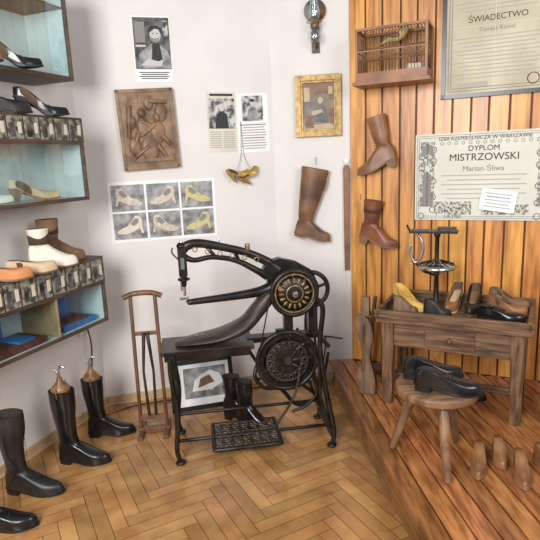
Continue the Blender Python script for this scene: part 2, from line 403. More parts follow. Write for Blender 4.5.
wb('black_dress_shoe',-1.40,2.13,0,5,None,L=.29,W=.1,up=BLK,ins=INSD,col=(.27,.22,.62),colh=.075,laces=3,heel=.025)
# ------------------------------------------------------------------ wooden crutch stand
m=MB()
for x,tx in((-.078,-.07),(.078,.07)):
    m.tube([(x,0,.012),(tx,.0,.86)],.011,CRUT,8)
m.tube(catm([(-.11,0,.85),(-.05,0,.872),(.05,0,.872),(.11,0,.85)],5),.016,CRUT,8)
m.box((0,0,.63),(.15,.022,.02),CRUT); m.box((0,0,.10),(.15,.02,.03),CRUT); m.box((0,0,.02),(.19,.04,.03),CRUT)
m.box((-.075,0,.012),(.03,.22,.022),CRUT); m.box((.075,0,.012),(.03,.22,.022),CRUT)
m.tube([(-.01,-.02,.64),(-.03,-.025,.40),(-.02,-.02,.12)],[.012,.008,.01],IRONW,7); m.tube([(.01,-.02,.64),(.028,-.025,.40),(.02,-.02,.12)],[.012,.008,.01],IRONW,7)
m.finish('wooden_crutch',(-.745,2.98,0),math.radians(6),bevel=.002)
# ------------------------------------------------------------------ sewing machine
m=MB()
for yb in (0,.34):
    m.tube(catm([(.015,yb,.012),(.0,yb,.10),(.02,yb,.3),(.0,yb,.5),(.0,yb,.60)],5),.013,IRON,8)
    m.tube(catm([(.855,yb,.012),(.87,yb,.10),(.83,yb,.34),(.80,yb,.6),(.82,yb,.80),(.80,yb,.86)],5),.014,IRON,8)
    m.tube(catm([(.74,yb,.60),(.79,yb,.5),(.80,yb,.3),(.85,yb,.12)],5),.009,IRON,8)
    m.ell((.015,yb,.014),(.028,.028,.014),IRON); m.ell((.855,yb,.014),(.028,.028,.014),IRON)
for x in(.005,.845):
    m.tube([(x,0,.13),(x,.34,.13)],.012,IRON,8); m.tube([(x,0,.58 if x<.1 else .60),(x-.0,.34,.58 if x<.1 else .60)],.013,IRON,8)
    m.tube(catm([(x,.0,.15),(x,.10,.30),(x,.24,.40),(x,.34,.56)],5),.009,IRON,7); m.tube(catm([(x,.34,.15),(x,.24,.30),(x,.10,.40),(x,.0,.56)],5),.009,IRON,7)
    m.torus((x,.17,.35),.05,.009,IRON,'x',20)
m.tube([(.0,.33,.13),(.86,.33,.13)],.010,IRON,8)
m.tube(catm([(.42,.34,.55),(.50,.33,.40),(.6,.33,.36),(.7,.33,.42),(.82,.34,.58)],6),.010,IRON,8)
m.tube(catm([(.48,.33,.30),(.62,.33,.34),(.74,.33,.26),(.85,.34,.16)],6),.010,IRON,8)
m.box((.20,.165,.617),(.50,.25,.022),DTOP); m.box((.62,.17,.62),(.40,.07,.03),IRON); m.box((.2,.165,.598),(.44,.20,.02),IRON)
m.box((.01,.165,.60),(.03,.32,.025),IRON); m.box((.20,.045,.600),(.46,.012,.05),IRON)
def wing(pts,mat):
    P=catm([Vector(p[:3]) for p in pts],5); W=catm([Vector((p[3],p[4],0)) for p in pts],5); R=[]
    for i,p in enumerate(P):
        T=(P[min(i+1,len(P)-1)]-P[max(i-1,0)]).normalized(); B=Vector((-T.z,0,T.x)); w,h=W[i].x,W[i].y
        R.append([p+Vector((0,1,0))*w*math.cos(a)+B*h*math.sin(a) for a in [2*pi*j/14 for j in range(14)]])
    m.rings(R,mat)
wing([(.03,.15,.636,.04,.012),(.13,.15,.650,.085,.020),(.28,.15,.668,.10,.032),(.41,.15,.715,.085,.042),(.49,.16,.79,.06,.045),(.57,.17,.87,.05,.042),(.66,.17,.90,.05,.035)],DTOP)
m.box((.20,.15,.676),(.14,.02,.006),BRASS)
wing([(.11,.15,.86,.013,.012),(.14,.15,.865,.018,.017),(.35,.16,.875,.022,.022),(.52,.17,.89,.03,.03),(.62,.17,.92,.045,.05)],IRON)
m.prism([(.56,.84),(.55,.95),(.52,1.0),(.55,1.05),(.62,1.07),(.72,1.04),(.80,.99),(.84,.9),(.83,.80),(.74,.78),(.66,.76)],.15,.21,IRON)
m.box((.66,.18,.70),(.05,.05,.16),IRON); m.box((.80,.18,.72),(.05,.06,.2),IRON)
up=[(.10,.16,1.135),(.13,.16,1.17),(.20,.16,1.178),(.32,.16,1.150),(.45,.16,1.11),(.56,.17,1.05),(.62,.17,1.0)]
m.tube(catm(up,6),[.02,.024,.022,.02,.02,.024,.03],IRON,10,sq=(.9,1.1))
m.tube(catm([(.10,.16,1.12),(.16,.16,1.09),(.26,.16,1.10),(.38,.16,1.075),(.48,.16,1.02),(.55,.17,.97)],6),[.02,.014,.014,.015,.018,.022],IRON,10)
m.tube(catm([(.22,.16,1.17),(.27,.16,1.11)],3),.01,IRON,8); m.tube([(.38,.16,1.13),(.40,.16,1.07)],.01,IRON,8)
for i in range(6): m.torus((.17+.065*i,.137,1.15-.015*i),.012,.003,BRASS,'y',14,5)
m.box((.10,.16,1.085),(.045,.045,.15),IRON); m.cyl((.10,.16,.90),(.10,.16,1.20),.007,STEEL); m.cyl((.085,.15,.93),(.085,.15,1.12),.005,STEEL)
m.cyl((.10,.16,1.02),(.10,.16,.95),.02,IRON,.012); m.lathe([(.022,0),(.028,.01),(.02,.025),(.01,.03)],IRON,(.10,.16,1.16)); m.box((.10,.135,1.08),(.02,.012,.06),STEEL)
m.tube(catm([(.08,.15,1.10),(.05,.13,1.14),(.055,.12,1.17)],4),.005,STEEL,6)
m.torus((.10,.16,.99),.028,.006,IRON,'z',18,6); m.box((.095,.16,.885),(.05,.03,.01),STEEL)
m.cyl((.30,.16,1.15),(.30,.16,1.205),.004,STEEL); m.lathe([(.014,0),(.014,.035),(.008,.037)],BRASS,(.45,.16,1.125))
def wheel(c,R,sp,orn):
    x,y,z=c
    m.torus(c,R,.014,IRON,'y',40,8); m.torus((x,y-.01,z),R*.86,.005,BRASS if orn else IRON,'y',36,6)
    m.lathe([(R*.98,.012),(R*.98,-.004),(R*.80,-.006),(R*.80,.01)],IRON,c,'y',40)
    for i in range(sp):
        a=2*pi*i/sp; m.tube([(x+.2*R*math.cos(a),y,z+.2*R*math.sin(a)),(x+.6*R*math.cos(a+.12),y,z+.6*R*math.sin(a+.12)),(x+.93*R*math.cos(a),y,z+.93*R*math.sin(a))],[.013,.008,.012],IRON,7)
        if orn:
            a+=pi/sp; m.ell((x+.62*R*math.cos(a),y-.004,z+.62*R*math.sin(a)),(.011,.006,.011),BRASS,10,6)
    m.lathe([(.0,-.035),(.02,-.034),(.03,-.02),(.034,.0),(.034,.04),(.0,.04)],IRONW,c,'y')
c=(.685,.09,.885)
wheel(c,.122,8,True)
m.lathe([(.09,.012),(.095,.004),(.085,-.006),(.06,-.014),(.03,-.02),(.0,-.022)],IRON,c,'y',32)
for i in range(16):
    a=2*pi*i/16; m.ell((c[0]+.07*math.cos(a),c[1]-.012,c[2]+.07*math.sin(a)),(.018,.004,.007),BRASS,8,5,rot=Matrix.Rotation(-a,3,'Y'))
m.torus((c[0],c[1]-.018,c[2]),.045,.004,BRASS,'y',24,5); m.cyl((c[0],.05,c[2]),(c[0],.16,c[2]),.016,STEEL)
m.cyl((.685,.09,.885),(.685,.17,.885),.02,IRON)
m.cyl((.60,.075,.93),(.60,.02,.93),.011,LASTW)
m.torus((.80,.2,.87),.10,.013,IRON,'y',32)
for i in range(5):
    a=2*pi*i/5+.3; m.cyl((.80,.2,.87),(.80+.1*math.cos(a),.2,.87+.1*math.sin(a)),.009,IRON)
c=(.635,.10,.50); wheel(c,.165,9,False)
m.lathe([(.10,.012),(.10,.0),(.07,-.008),(.0,-.012)],IRON,c,'y',30); m.torus((c[0],c[1]-.012,c[2]),.078,.006,IRONW,'y',26,6); m.torus((c[0],c[1]-.012,c[2]),.115,.006,IRONW,'y',30,6)
for i in range(18):
    a=2*pi*i/18; m.torus((c[0]+.097*math.cos(a),c[1]-.012,c[2]+.097*math.sin(a)),.012,.004,IRONW,'y',10,5)
m.cyl((.635,.08,.50),(.635,.34,.50),.014,IRON); m.box((.635,.33,.50),(.05,.03,.22),IRON)
m.tube([(.635-.16,.10,.53),(.56,.10,.90)],.004,SOLEB,6); m.tube([(.635+.16,.10,.53),(.80,.10,.88)],.004,SOLEB,6)
m.tube(catm([(.70,.06,.47),(.66,.06,.30),(.55,.08,.12)],5),.008,IRONW,8)
m.tube(catm([(.50,.33,.42),(.47,.30,.34),(.52,.28,.27),(.62,.28,.25),(.70,.28,.15),(.78,.3,.12)],6),.012,IRON,8)
m.tube(catm([(.76,.10,.42),(.80,.1,.3),(.74,.1,.22),(.66,.12,.18)],6),.009,IRON,8)
z=.065; x0,x1,y0,y1=.20,.57,-.01,.28
for a,b in(((x0,y0),(x1,y0)),((x1,y0),(x1,y1)),((x1,y1),(x0,y1)),((x0,y1),(x0,y0))): m.tube([(*a,z),(*b,z)],.012,IRON,8)
for i in range(7):
    for j in range(4):
        xx=x0+.0265+i*.053; yy=y0+.036+j*.0725
        m.torus((xx,yy,z),.026,.0062,IRONW,'z',14,6)
        m.tube([(xx-.026,yy,z),(xx+.026,yy,z)],.005,IRONW,5); m.tube([(xx,yy-.036,z),(xx,yy+.036,z)],.005,IRONW,5)
m.tube([(0,.135,.065),(.86,.135,.065)],.010,IRON,8)
m.box((.0,.165,.07),(.02,.33,.02),IRON); m.box((.86,.165,.07),(.02,.33,.02),IRON)
m.finish('treadle_sewing_machine',(-.54,2.6,0),math.atan2(.12,.85),bevel=.002)
for nx,ny,an in((-.33,3.12,-22),(-.24,3.04,-32)):
    wb('black_laced_boot',nx,ny,0,an,None,L=.26,W=.09,up=BLK,ins=INSD,heel=.05,hs=.8,follow=False,colh=.085,col=(.24,.2,.68),shaft=[(.17,0,.046,.038),(.29,0,.058,.046)],laces=4)
# leaning framed photo
m=MB(); w,h=.42,.33
m.M=RX(-14)
for s in(-1,1):
    m.box((s*(w/2-.014),0,h/2),(.028,.02,h),FRB); m.box((0,0,h/2+s*(h/2-.014)),(w,.02,.028),FRB)
m.box((0,.004,h/2),(w-.03,.006,h-.03),PAPER); m.box((.02,-.0005,h/2+.01),(.28,.003,.20),GPH)
m.prism([(-.07,.12),(-.05,.19),(.0,.23),(.06,.25),(.12,.22),(.14,.16),(.06,.12)],-.004,-.002,PAPER); m.prism([(-.03,.14),(-.01,.20),(.05,.22),(.08,.17)],-.006,-.004,REDP)
m.finish('framed_photo',(-.47,3.255,.002),aD,bevel=.002)
# ------------------------------------------------------------------ wall items : back (diagonal) wall
def W(m,name,P,a,u,z,d=0,bevel=0): return m.finish(name,fr(P,a,u,d,z),a,bevel=bevel)
def disc(cx,cz,rx,rz,n=18): return [(cx+rx*math.cos(2*pi*i/n),cz+rz*math.sin(2*pi*i/n)) for i in range(n)]
m=MB(); w,h=.23,.385
m.flat(0,0,w,h,PAPER); m.flat(0,.035,w-.012,h-.085,PHOTOD,-.003)
m.flat(-.07,.10,.06,.12,INKG,-.0045); m.flat(-.07,.02,.06,.012,SKIN,-.0045); m.flat(.085,.12,.03,.1,PHOTO,-.0045)
m.prism([(-.09,-.11),(-.085,-.03),(-.04,.01),(.0,.035),(.05,.025),(.09,-.01),(.105,-.05),(.105,-.11)],-.0065,-.0048,GPH)
m.prism([(-.01,-.08),(.0,.03),(.02,.045),(.045,.03),(.06,-.08)],-.0078,-.0066,INK)
m.prism(disc(.022,.085,.034,.045),-.0085,-.005,SKIN)
m.prism([(-.014,.095),(-.018,.12),(.0,.138),(.035,.138),(.06,.118),(.055,.09),(.045,.115),(.02,.12)],-.0095,-.0085,INK)
m.prism([(-.008,.075),(-.002,.05),(.02,.035),(.04,.05),(.05,.075),(.035,.064),(.01,.064)],-.0095,-.0085,INKG)
for s in(.008,.034): m.prism(disc(s,.092,.006,.003,8),-.0095,-.0085,INK)
m.prism([(-.08,-.095),(-.03,-.055),(.03,-.07),(.06,-.06),(.05,-.10)],-.0088,-.0078,SKIN)
for i in range(4): m.flat(0,-.135-.012*i,w*(.8-.1*(i%2)),.005,INK,-.003)
W(m,'portrait_poster',cL,aD,.495,2.295)
m=MB(); w,h=.35,.49; m.M=RY(-2)
m.box((0,-.018,0),(w,.03,h),RELIEF)
for s in(-1,1): m.box((s*(w/2-.01),-.036,0),(.02,.012,h),RELIEF); m.box((0,-.036,s*(h/2-.01)),(w,.012,.02),RELIEF)
for cx_,cz,r in((-.03,.02,.05),(.06,-.02,.06),(.0,-.12,.07),(-.09,-.1,.05),(.09,.1,.05),(-.1,.05,.04),(.02,.16,.04)):
    m.ell((cx_,-.034,cz),(r*.8,.014,r*1.2),RELIEF)
m.ell((-.03,-.045,.10),(.024,.02,.03),RELIEF); m.ell((.06,-.045,.07),(.022,.02,.028),RELIEF)
for a,b in(((-.03,.05),(.05,.0)),((.05,.03),(-.05,-.04)),((.0,-.1),(-.1,-.17)),((.05,-.1),(.1,-.18)),((-.1,.15),(-.12,-.05)),((.02,.17),(.13,.16)),((-.06,-.02),(-.1,-.12)),((.08,-.04),(.13,-.1))):
    m.tube([(a[0],-.036,a[1]),(b[0],-.036,b[1])],[.018,.012],RELIEF,8)
m.box((.02,-.036,-.19),(.24,.02,.02),RELIEF)
for i in range(5): m.box((-.12+.06*i,-.034,.185),(.035,.012,.05),RELIEF)
W(m,'carved_relief_panel',cL,aD,.425,1.815,bevel=.003)
def clip(name,u,z,w,h,kind,ang=0):
    m=MB(); m.M=RY(ang); m.flat(0,0,w,h,PAPERY if kind==0 else PAPER)
    if kind==0:
        m.flat(.0,.055,w*.9,h*.5,PHOTO,-.003); m.flat(0,.172,w*.8,.014,INK,-.003)
        m.prism([(-.045,-.04),(-.035,.05),(.0,.075),(.035,.05),(.045,-.04)],-.006,-.0045,INK); m.prism(disc(0,.092,.018,.024),-.007,-.0045,SKIN)
        for i in range(8): m.flat(-.045,-.062-i*.014,w*.4,.006,INKL,-.003); m.flat(.045,-.062-i*.014,w*.4,.006,INKL,-.003)
    else:
        m.flat(.0,.095,w*.66,h*.42,PHOTO,-.003); m.prism([(-.04,.02),(-.03,.09),(.0,.11),(.03,.09),(.04,.02)],-.006,-.0045,GPH); m.prism(disc(0,.13,.016,.021),-.007,-.0045,SKIN); m.prism(disc(0,.145,.017,.01),-.0075,-.0045,INK)
        for i in range(10): m.flat(0,-.01-i*.017,w*(.8-.12*((i*3)%4)/3),.007,INKG if i in(0,5) else INKL,-.003)
    W(m,name,cL,aD,u,z)
clip('newspaper_clipping',.905,1.85,.19,.38,0,1); clip('printed_leaflet',1.115,1.84,.215,.38,1,-1)
m=MB(); w,h=.69,.39; m.flat(0,0,w,h,PAPER)
for i in range(3):
    for j in range(2):
        xx=-.222+.222*i; zz=.092-.182*j
        m.flat(xx,zz,.208,.168,GPH,-.003)
        s=-1 if (i+j)%2 else 1; mt=[SPH,SPH,YPH,PAPERY,SPH,YPH][i+3*j]
        P=[(.07,-.045),(.08,-.03),(.05,-.01),(.02,.0),(-.01,.03),(-.03,.06),(-.06,.055),(-.07,.03),(-.066,.0),(-.075,-.045),(-.062,-.045),(-.052,-.012),(-.02,-.03),(.02,-.045)]
        m.prism([(xx+s*p[0]*1.1,zz+p[1]*1.1) for p in P],-.0062,-.0047,mt)
        m.prism([(xx+s*p[0],zz+p[1]) for p in [(.0,.015),(-.03,.05),(-.055,.045),(-.05,.02),(-.02,.0)]],-.0078,-.0062,INKG)
W(m,'shoe_photo_board',cL,aD,.485,1.30)
m=MB()
shoe(m,TR(-.085,-.05,-.02)@RY(-28)@RZ(-4),L=.14,W=.05,heel=.06,up=GLD,sole=GLD,col=(.34,.33,.85),colh=.03,point=.8,hs=.3,toeH=.022,thick=.004)
shoe(m,TR(.03,-.048,-.045)@RY(-62)@RZ(4),L=.14,W=.05,heel=.06,up=GLD,sole=GLD,col=(.34,.33,.85),colh=.03,point=.8,hs=.3,toeH=.022,thick=.004)
m.tube(catm([(-.05,-.04,.06),(-.01,-.01,.16),(.0,-.006,.38),(.01,-.01,.16),(.05,-.04,.05)],6),.0014,SOLE,5)
W(m,'golden_slippers',cL,aD,1.03,1.475)
# centre wall
m=MB(); w,h=.30,.39
for s in(-1,1):
    m.box((s*(w/2-.018),-.018,0),(.036,.034,h),GOLD); m.box((0,-.018,s*(h/2-.018)),(w-.072,.034,.036),GOLD)
    m.box((s*(w/2-.042),-.012,0),(.014,.022,h-.07),GOLD); m.box((0,-.012,s*(h/2-.042)),(w-.09,.022,.014),GOLD)
m.box((0,-.006,0),(w-.09,.01,h-.09),PAINT)
def pp(P,mt,k=0): m.prism(P,-.013-k,-.011,mt)
pp([(-.10,.0),(-.10,.145),(.10,.145),(.10,.06),(.0,.09)],REDP); pp([(-.095,.03),(-.095,.12),(-.055,.12),(-.055,.03)],CREAM,.001)
pp([(-.03,-.10),(-.035,-.03),(-.01,.01),(.03,.015),(.055,-.03),(.06,-.10)],BLUEP,.001); pp(disc(.012,.035,.018,.023),CREAM,.002)
pp([(-.03,-.06),(-.05,-.05),(-.04,-.03),(.02,-.02),(.03,-.04)],CREAM,.002); pp([(-.09,-.14),(-.085,-.07),(-.04,-.06),(-.03,-.14)],REDP,.001)
pp([(-.10,-.15),(-.10,-.12),(.10,-.11),(.10,-.15)],CREAM); pp([(.065,.07),(.065,.12),(.095,.12),(.095,.07)],CREAM,.001); pp([(.06,-.11),(.07,-.02),(.1,-.02),(.1,-.12)],REDP,.002)
W(m,'framed_painting',cC,aM,.31,1.93,bevel=.002)
m=MB()
m.box((0,-.008,.05),(.05,.012,.26),IRONW); m.tube(catm([(0,-.01,-.02),(0,-.05,-.05),(0,-.09,-.03)],5),.006,BRASS,8)
m.lathe([(.0,-.03),(.03,-.03),(.045,-.01),(.045,.02),(.025,.045),(.018,.05)],CLEAR,(0,-.09,0)); m.lathe([(.018,.05),(.026,.055),(.026,.075),(.02,.085)],BRASS,(0,-.09,0))
m.lathe([(.02,.085),(.034,.12),(.034,.16),(.022,.22),(.02,.32)],CLEAR,(0,-.09,0)); m.torus((0,-.09,.09),.045,.003,BRASS,'z',20,5)
m.lathe([(.07,0),(.065,.008),(.03,.016),(.0,.02)],STEEL,(0,-.03,.17),'y')
m.tube([(0,-.012,.17),(0,-.03,.17)],.006,BRASS)
W(m,'wall_oil_lamp',cC,aM,.30,2.34)
m=MB()
sh=[(.17,-.005,.056,.042),(.30,-.0,.075,.046),(.47,.0,.092,.048)]
shoe(m,TR(-.10,-.062,-.42)@RY(12),L=.25,W=.09,heel=.018,up=BRN2,sole=SOLE,follow=False,colh=.09,col=(.25,.2,.7),shaft=sh,toeH=.05)
m.tube([(0.06,-.06,.05),(.06,-.005,.10)],.002,SOLE,5); m.tube(catm([(.11,-.07,.02),(.13,-.075,-.05),(.11,-.075,-.12)],4),.004,RBRN,6)
W(m,'hanging_leather_boot',cC,aM,.225,1.50)
m=MB()
m.prism([(-.018,.0),(-.02,.2),(-.022,.70),(-.014,.72),(.014,.72),(.022,.70),(.02,.2),(.018,.0)],-.018,-.006,BRN); m.ell((0,-.012,.745),(.022,.005,.022),PLAST); m.cyl((0,-.02,.745),(0,0,.745),.004,STEEL)
W(m,'leather_strop',cC,aM,.487,.82,bevel=.002)
# wood wall
m=MB(); w,h,d=.42,.32,.2
m.box((0,-d/2-.03,.01),(w+.03,d+.02,.02),CAGEW); m.box((0,-d/2-.03,.045),(w,d,.05),CAGEW)
for sx in(-1,1):
    for yy in(-.038,-.022-d): m.box((sx*(w/2-.007),yy,h/2),(.014,.014,h-.02),CAGEW)
    m.box((sx*(w/2-.007),-.03-d/2,h-.008),(.014,d,.014),CAGEW); m.box((sx*(w/2-.007),-.03-d/2,.19),(.006,d,.006),CAGEW)
for yy in(-.038,-.022-d): m.box((0,yy,h-.008),(w,.014,.014),CAGEW); m.box((0,yy,.19),(w,.006,.006),CAGEW)
for i in range(22): 
    x=-w/2+.018+i*(w-.036)/21
    for yy in(-.038,-.022-d): m.cyl((x,yy,.07),(x,yy,h-.01),.0019,WIRE,n=5)
    m.cyl((x,-.035,h-.004),(x,-.025-d,h-.004),.0019,WIRE,n=5)
for i in range(9):
    for sx in(-1,1): 
        y=-.05-i*(d-.03)/9; m.cyl((sx*(w/2-.008),y,.07),(sx*(w/2-.008),y,h-.01),.0019,WIRE,n=5)
m.cyl((-w/2,-.14,.15),(w/2,-.14,.15),.006,CAGEW); m.cyl((-w/2,-.118,.22),(w/2,-.118,.22),.005,CAGEW); m.box((.12,-.1,.09),(.08,.06,.04),PAPERY)
W(m,'bird_cage',cR,aW,.315,2.01,.018)
m=MB(); m.M=Matrix.Scale(1.25,4)
m.tube(catm([(-.07,0,.0),(-.035,0,.012),(0,0,.022),(.03,0,.04),(.042,0,.055),(.056,0,.054),(.066,0,.05)],5),[.004,.010,.022,.024,.016,.012,.009,.002],FEA,10)
m.tube([(-.03,.0,.008),(-.10,.0,-.012)],[.009,.004],FEA,8,sq=(1.6,.5)); m.cyl((.005,-.006,0.01),(.005,-.006,-.018),.0015,SOLE,n=5); m.cyl((.005,.006,0.01),(.005,.006,-.018),.0015,SOLE,n=5)
m.ell((.05,.012,.058),(.003,.002,.003),INK,6,5); m.ell((.05,-.012,.058),(.003,.002,.003),INK,6,5); m.ell((-.005,-.018,.026),(.03,.008,.013),BRN2,10,7)
W(m,'small_bird',cR,aW,.33,2.255,.136)
def wboot(name,u,z,flip,tilt,mat,L=.25,hh=.27):
    m=MB(); M=TR(0,-.065,0)@(RZ(180) if flip else Matrix())@RY(tilt)
    shoe(m,M,L=L,W=.08,heel=.045,up=mat,sole=SOLE,follow=False,colh=.085,col=(.24,.2,.66),shaft=[(.16,-.0,.045,.034),(.21,.0,.053,.038),(hh,0,.063,.044)],laces=5,hs=.75)
    m.tube([(0,-.01,hh-.01),(0,-.0,hh+.03)],.002,SOLE,5)
    W(m,name,cR,aW,u,z,.02)
wboot('laced_ankle_boot',.335,1.53,True,14,BRN,.27,.33); wboot('laced_ankle_boot',.075,1.03,False,8,RBRN,.26,.29)
m=MB(); w,h=.80,.72
for s in(-1,1): m.box((s*(w/2-.012),-.03,0),(.024,.024,h),FRB); m.box((0,-.03,s*(h/2-.012)),(w,.024,.024),FRB)
m.box((0,-.024,0),(w-.03,.008,h-.03),CERT1)
m.text('ŚWIADECTWO',.045,-.10,.055,-.0295,INK); m.text('Tomasz Kowal',.032,-.10,-.0,-.0295,INKG); m.text('Cech Szewców',.05,-.05,.20,-.0295,INKG)
for i in range(11): m.flat(-.09,-.03-.022*i,w*(.62-.07*(i%3)),.005,INKL,-.0285)
for i in range(3): m.flat(-.09,.16-.022*i,w*(.6-.06*(i%3)),.005,INKL,-.0285)
m.flat(-.22,-.29,.16,.03,INKL,-.0285); m.torus((.1,-.029,-.28),.03,.003,REDP,'y',18,4)
for q in(.04,.055):
    for s in(-1,1): m.flat(s*(w/2-q),0,.004,h-2*q,INKG,-.0285); m.flat(0,s*(h/2-q),w-2*q,.004,INKG,-.0285)
for s in (.15,-.08): m.flat(s-.03,0,.003,h*.86,PAPERY,-.0287,.001)
m.flat(0,.03,w-.1,.003,PAPERY,-.0287,.001)
W(m,'framed_certificate',cR,aW,.975,2.27,bevel=.001)
m=MB(); w,h=.86,.53
m.box((0,-.026,0),(w,.012,h),DIPL)
y=-.0345; tx=-.03
m.text('IZBA RZEMIEŚLNICZA W WARSZAWIE',.030,tx,.222,y,INK); m.text('DYPLOM',.045,tx,.155,y,INK); m.text('MISTRZOWSKI',.060,tx,.098,y,INK); m.text('Marian Śliwa',.045,tx,.035,y,INKG)
for i in range(6): m.flat(tx,.01-.028*i,w*(.56-.08*(i%2)),.006,INKL,-.032)
for q in(.012,.024):
    for s in(-1,1): m.flat(s*(w/2-q),0,.003,h-2*q,INKG,-.032); m.flat(0,s*(h/2-q),w-2*q,.003,INKG,-.032)
for xs in(-.355,.31):
    m.flat(xs,.02,.085,.40,ENGR,-.032); m.flat(xs,.02,.006,.40,INKG,-.034); 
    m.prism([(xs-.035,-.18),(xs-.02,-.05),(xs-.03,.0),(xs,.04),(xs+.03,.0),(xs+.02,-.05),(xs+.035,-.18)],-.0355,-.034,INKG); m.prism(disc(xs,.055,.014,.018),-.0362,-.034,DIPL)
    m.prism([(xs-.045,.12),(xs-.03,.19),(xs,.21),(xs+.03,.19),(xs+.045,.12),(xs,.15)],-.0355,-.034,INKG)
    for zz in(.17,.1,-.02,-.12,-.2): m.torus((xs+.035,-.0345,zz),.018,.0025,INKG,'y',14,4); m.torus((xs-.035,-.0345,zz-.04),.018,.0025,INKG,'y',14,4)
for i in range(14): m.torus((-.27+.041*i,-.0335,.205),.009,.002,INKL,'y',10,4)
m.flat(-.20,-.19,.22,.08,ENGR,-.032); m.flat(.1,-.2,.26,.06,ENGR,-.032)
m.text('1.X.1953',.028,-.2,-.25,-.0345,INK)
W(m,'master_diploma',cR,aW,.86,1.445)
m=MB(); m.M=RY(8); m.box((0,-.042,0),(.2,.003,.13),PAPER)
for i in range(5): m.flat(0,.04-.02*i,.15-.02*(i%2),.005,BLUE if i==1 else INKL,-.0435)
W(m,'information_card',cR,aW,.92,1.30)
# ------------------------------------------------------------------ workbench
TO=Vector((.59,2.89,0)); aT=math.atan2(-.472,.882)
m=MB(); w,d=.80,.44; zt=.70; P0=.171
m.box((w/2,d/2,zt-.015),(w,d,.03),OLDW)
for i in range(4): m.box((w/2,.055+.11*i,zt+.002),(w-.03,.104,.008),OLDW)
m.box((w/2,.014,zt+.015),(w+.02,.028,.050),OLDW); m.box((w/2,d-.014,zt+.03),(w,.024,.07),OLDW)
m.box((.012,d/2,zt+.02),(.026,d,.055),OLDW); m.box((w-.012,d/2,zt+.02),(.026,d,.055),OLDW)
m.box((w/2,.045,zt-.10),(w-.10,.022,.15),OLDW); m.box((w/2,d-.045,zt-.10),(w-.10,.022,.15),OLDW)
m.box((.06,d/2,zt-.10),(.022,d-.1,.15),OLDWV); m.box((w-.06,d/2,zt-.10),(.022,d-.1,.15),OLDWV)
m.box((.40,.03,zt-.10),(.26,.012,.10),OLDW); m.cyl((.40,.03,zt-.10),(.40,.0,zt-.10),.012,OLDWV)
for x in(.06,w-.06):
    for yy in(.05,d-.05): m.box((x,yy,(P0+zt-.03)/2),(.075,.075,zt-.03-P0),OLDWV,taper=.72)
m.box((w/2,d/2,P0+.10),(w-.12,.03,.04),OLDW)
for x in(.06,w-.06): m.box((x,d/2,P0+.10),(.03,d-.1,.04),OLDW)
m.finish('cobbler_workbench',TO,aT,bevel=.006)
def T(name,x,y,z,ang,build):
    m=MB(); build(m); p=fr(TO,aT,x,-y,z); return m.finish(name,p,aT+math.radians(ang))
Z=.707
LOW=dict(col=(.32,.28,.75),colh=.055)
def last(m,M,L=.22,mat=None): shoe(m,M,L=L,W=.078,heel=.012,up=mat or LASTW,sole=mat or LASTW,col=(.2,.15,.5),colh=.08,closed=True,follow=False,toeH=.03,point=.5)
T('yellow_shoe',.035,.25,Z,-32,lambda m:shoe(m,RY(0),L=.25,W=.085,heel=.07,up=YEL,sole=SOLE,point=.6,hs=.5,ins=YEL,col=(.32,.28,.75),colh=.06))
T('brown_pump',.40,.38,Z,-100,lambda m:shoe(m,Matrix(),L=.24,W=.078,heel=.09,up=BRN,sole=BEI,col=(.34,.33,.85),colh=.045,point=.6,hs=.45))
T('black_pump',.49,.38,Z,-92,lambda m:shoe(m,Matrix(),L=.25,W=.08,heel=.09,up=BLKM,sole=SOLE,col=(.34,.33,.85),colh=.045,point=.6,hs=.45))
T('black_loafer',.525,.12,Z,-6,lambda m:shoe(m,Matrix(),L=.24,W=.09,heel=.02,up=BLK,ins=INSD,**LOW))
T('brown_loafer',.56,.25,Z,-2,lambda m:shoe(m,Matrix(),L=.21,W=.09,heel=.05,up=BRN,sole=SOLE,**LOW))
T('tan_loafer',.555,.37,Z,0,lambda m:shoe(m,Matrix(),L=.22,W=.09,heel=.06,up=TAN,sole=SOLE,**LOW))
T('shoe_last',.245,.09,Z,10,lambda m:last(m,Matrix(),.15,BLKM))
T('shoe_last',.075,.09,Z,5,lambda m:last(m,Matrix(),.14,GREYW))
def scale(m):
    m.lathe([(.045,0),(.045,.012),(.03,.03),(.016,.05),(.012,.2),(.02,.21),(.012,.22),(.012,.42),(.018,.43),(.018,.45)],IRON,(0,0,0))
    m.lathe([(.0,.245),(.06,.25),(.105,.262),(.11,.27),(.10,.285),(.05,.30),(.0,.305)],STEEL,(0,0,-.02))
    for i in range(16):
        a=2*pi*i/16; m.tube([(.03*math.cos(a),.03*math.sin(a),.288),(.1*math.cos(a),.1*math.sin(a),.266)],.003,IRON,5)
    m.box((-.02,0,.455),(.26,.10,.012),IRON); m.box((.05,0,.47),(.10,.06,.02),IRONW); m.tube([(-.15,0,.45),(-.17,0,.49)],.006,IRON)
    m.tube(catm([(-.12,0,.45),(-.085,0,.40),(-.08,0,.33),(-.12,0,.27),(-.15,0,.33),(-.145,0,.38)],5),.009,STEEL,7); m.tube([(-.12,0,.27),(-.07,0,.22),(0,0,.2)],.007,IRON)
T('iron_balance_scale',.285,.24,Z,5,scale)
m=MB()
m.prism([(p.x,p.z) for p in catm([(-.04,0,0),(-.05,0,.12),(-.02,0,.25),(-.045,0,.38),(-.06,0,.47),(-.02,0,.50),(.03,0,.46),(.05,0,.36),(.03,0,.24),(.06,0,.1),(.06,0,0)],5)],-.03,.03,GREYW)
m.box((.0,0,.55),(.05,.05,.12),GREYW); m.box((-.01,-.035,.3),(.02,.012,.3),OLDWV)
m.finish('wooden_boot_form',(.56,3.04,.171),math.radians(-20),bevel=.012)
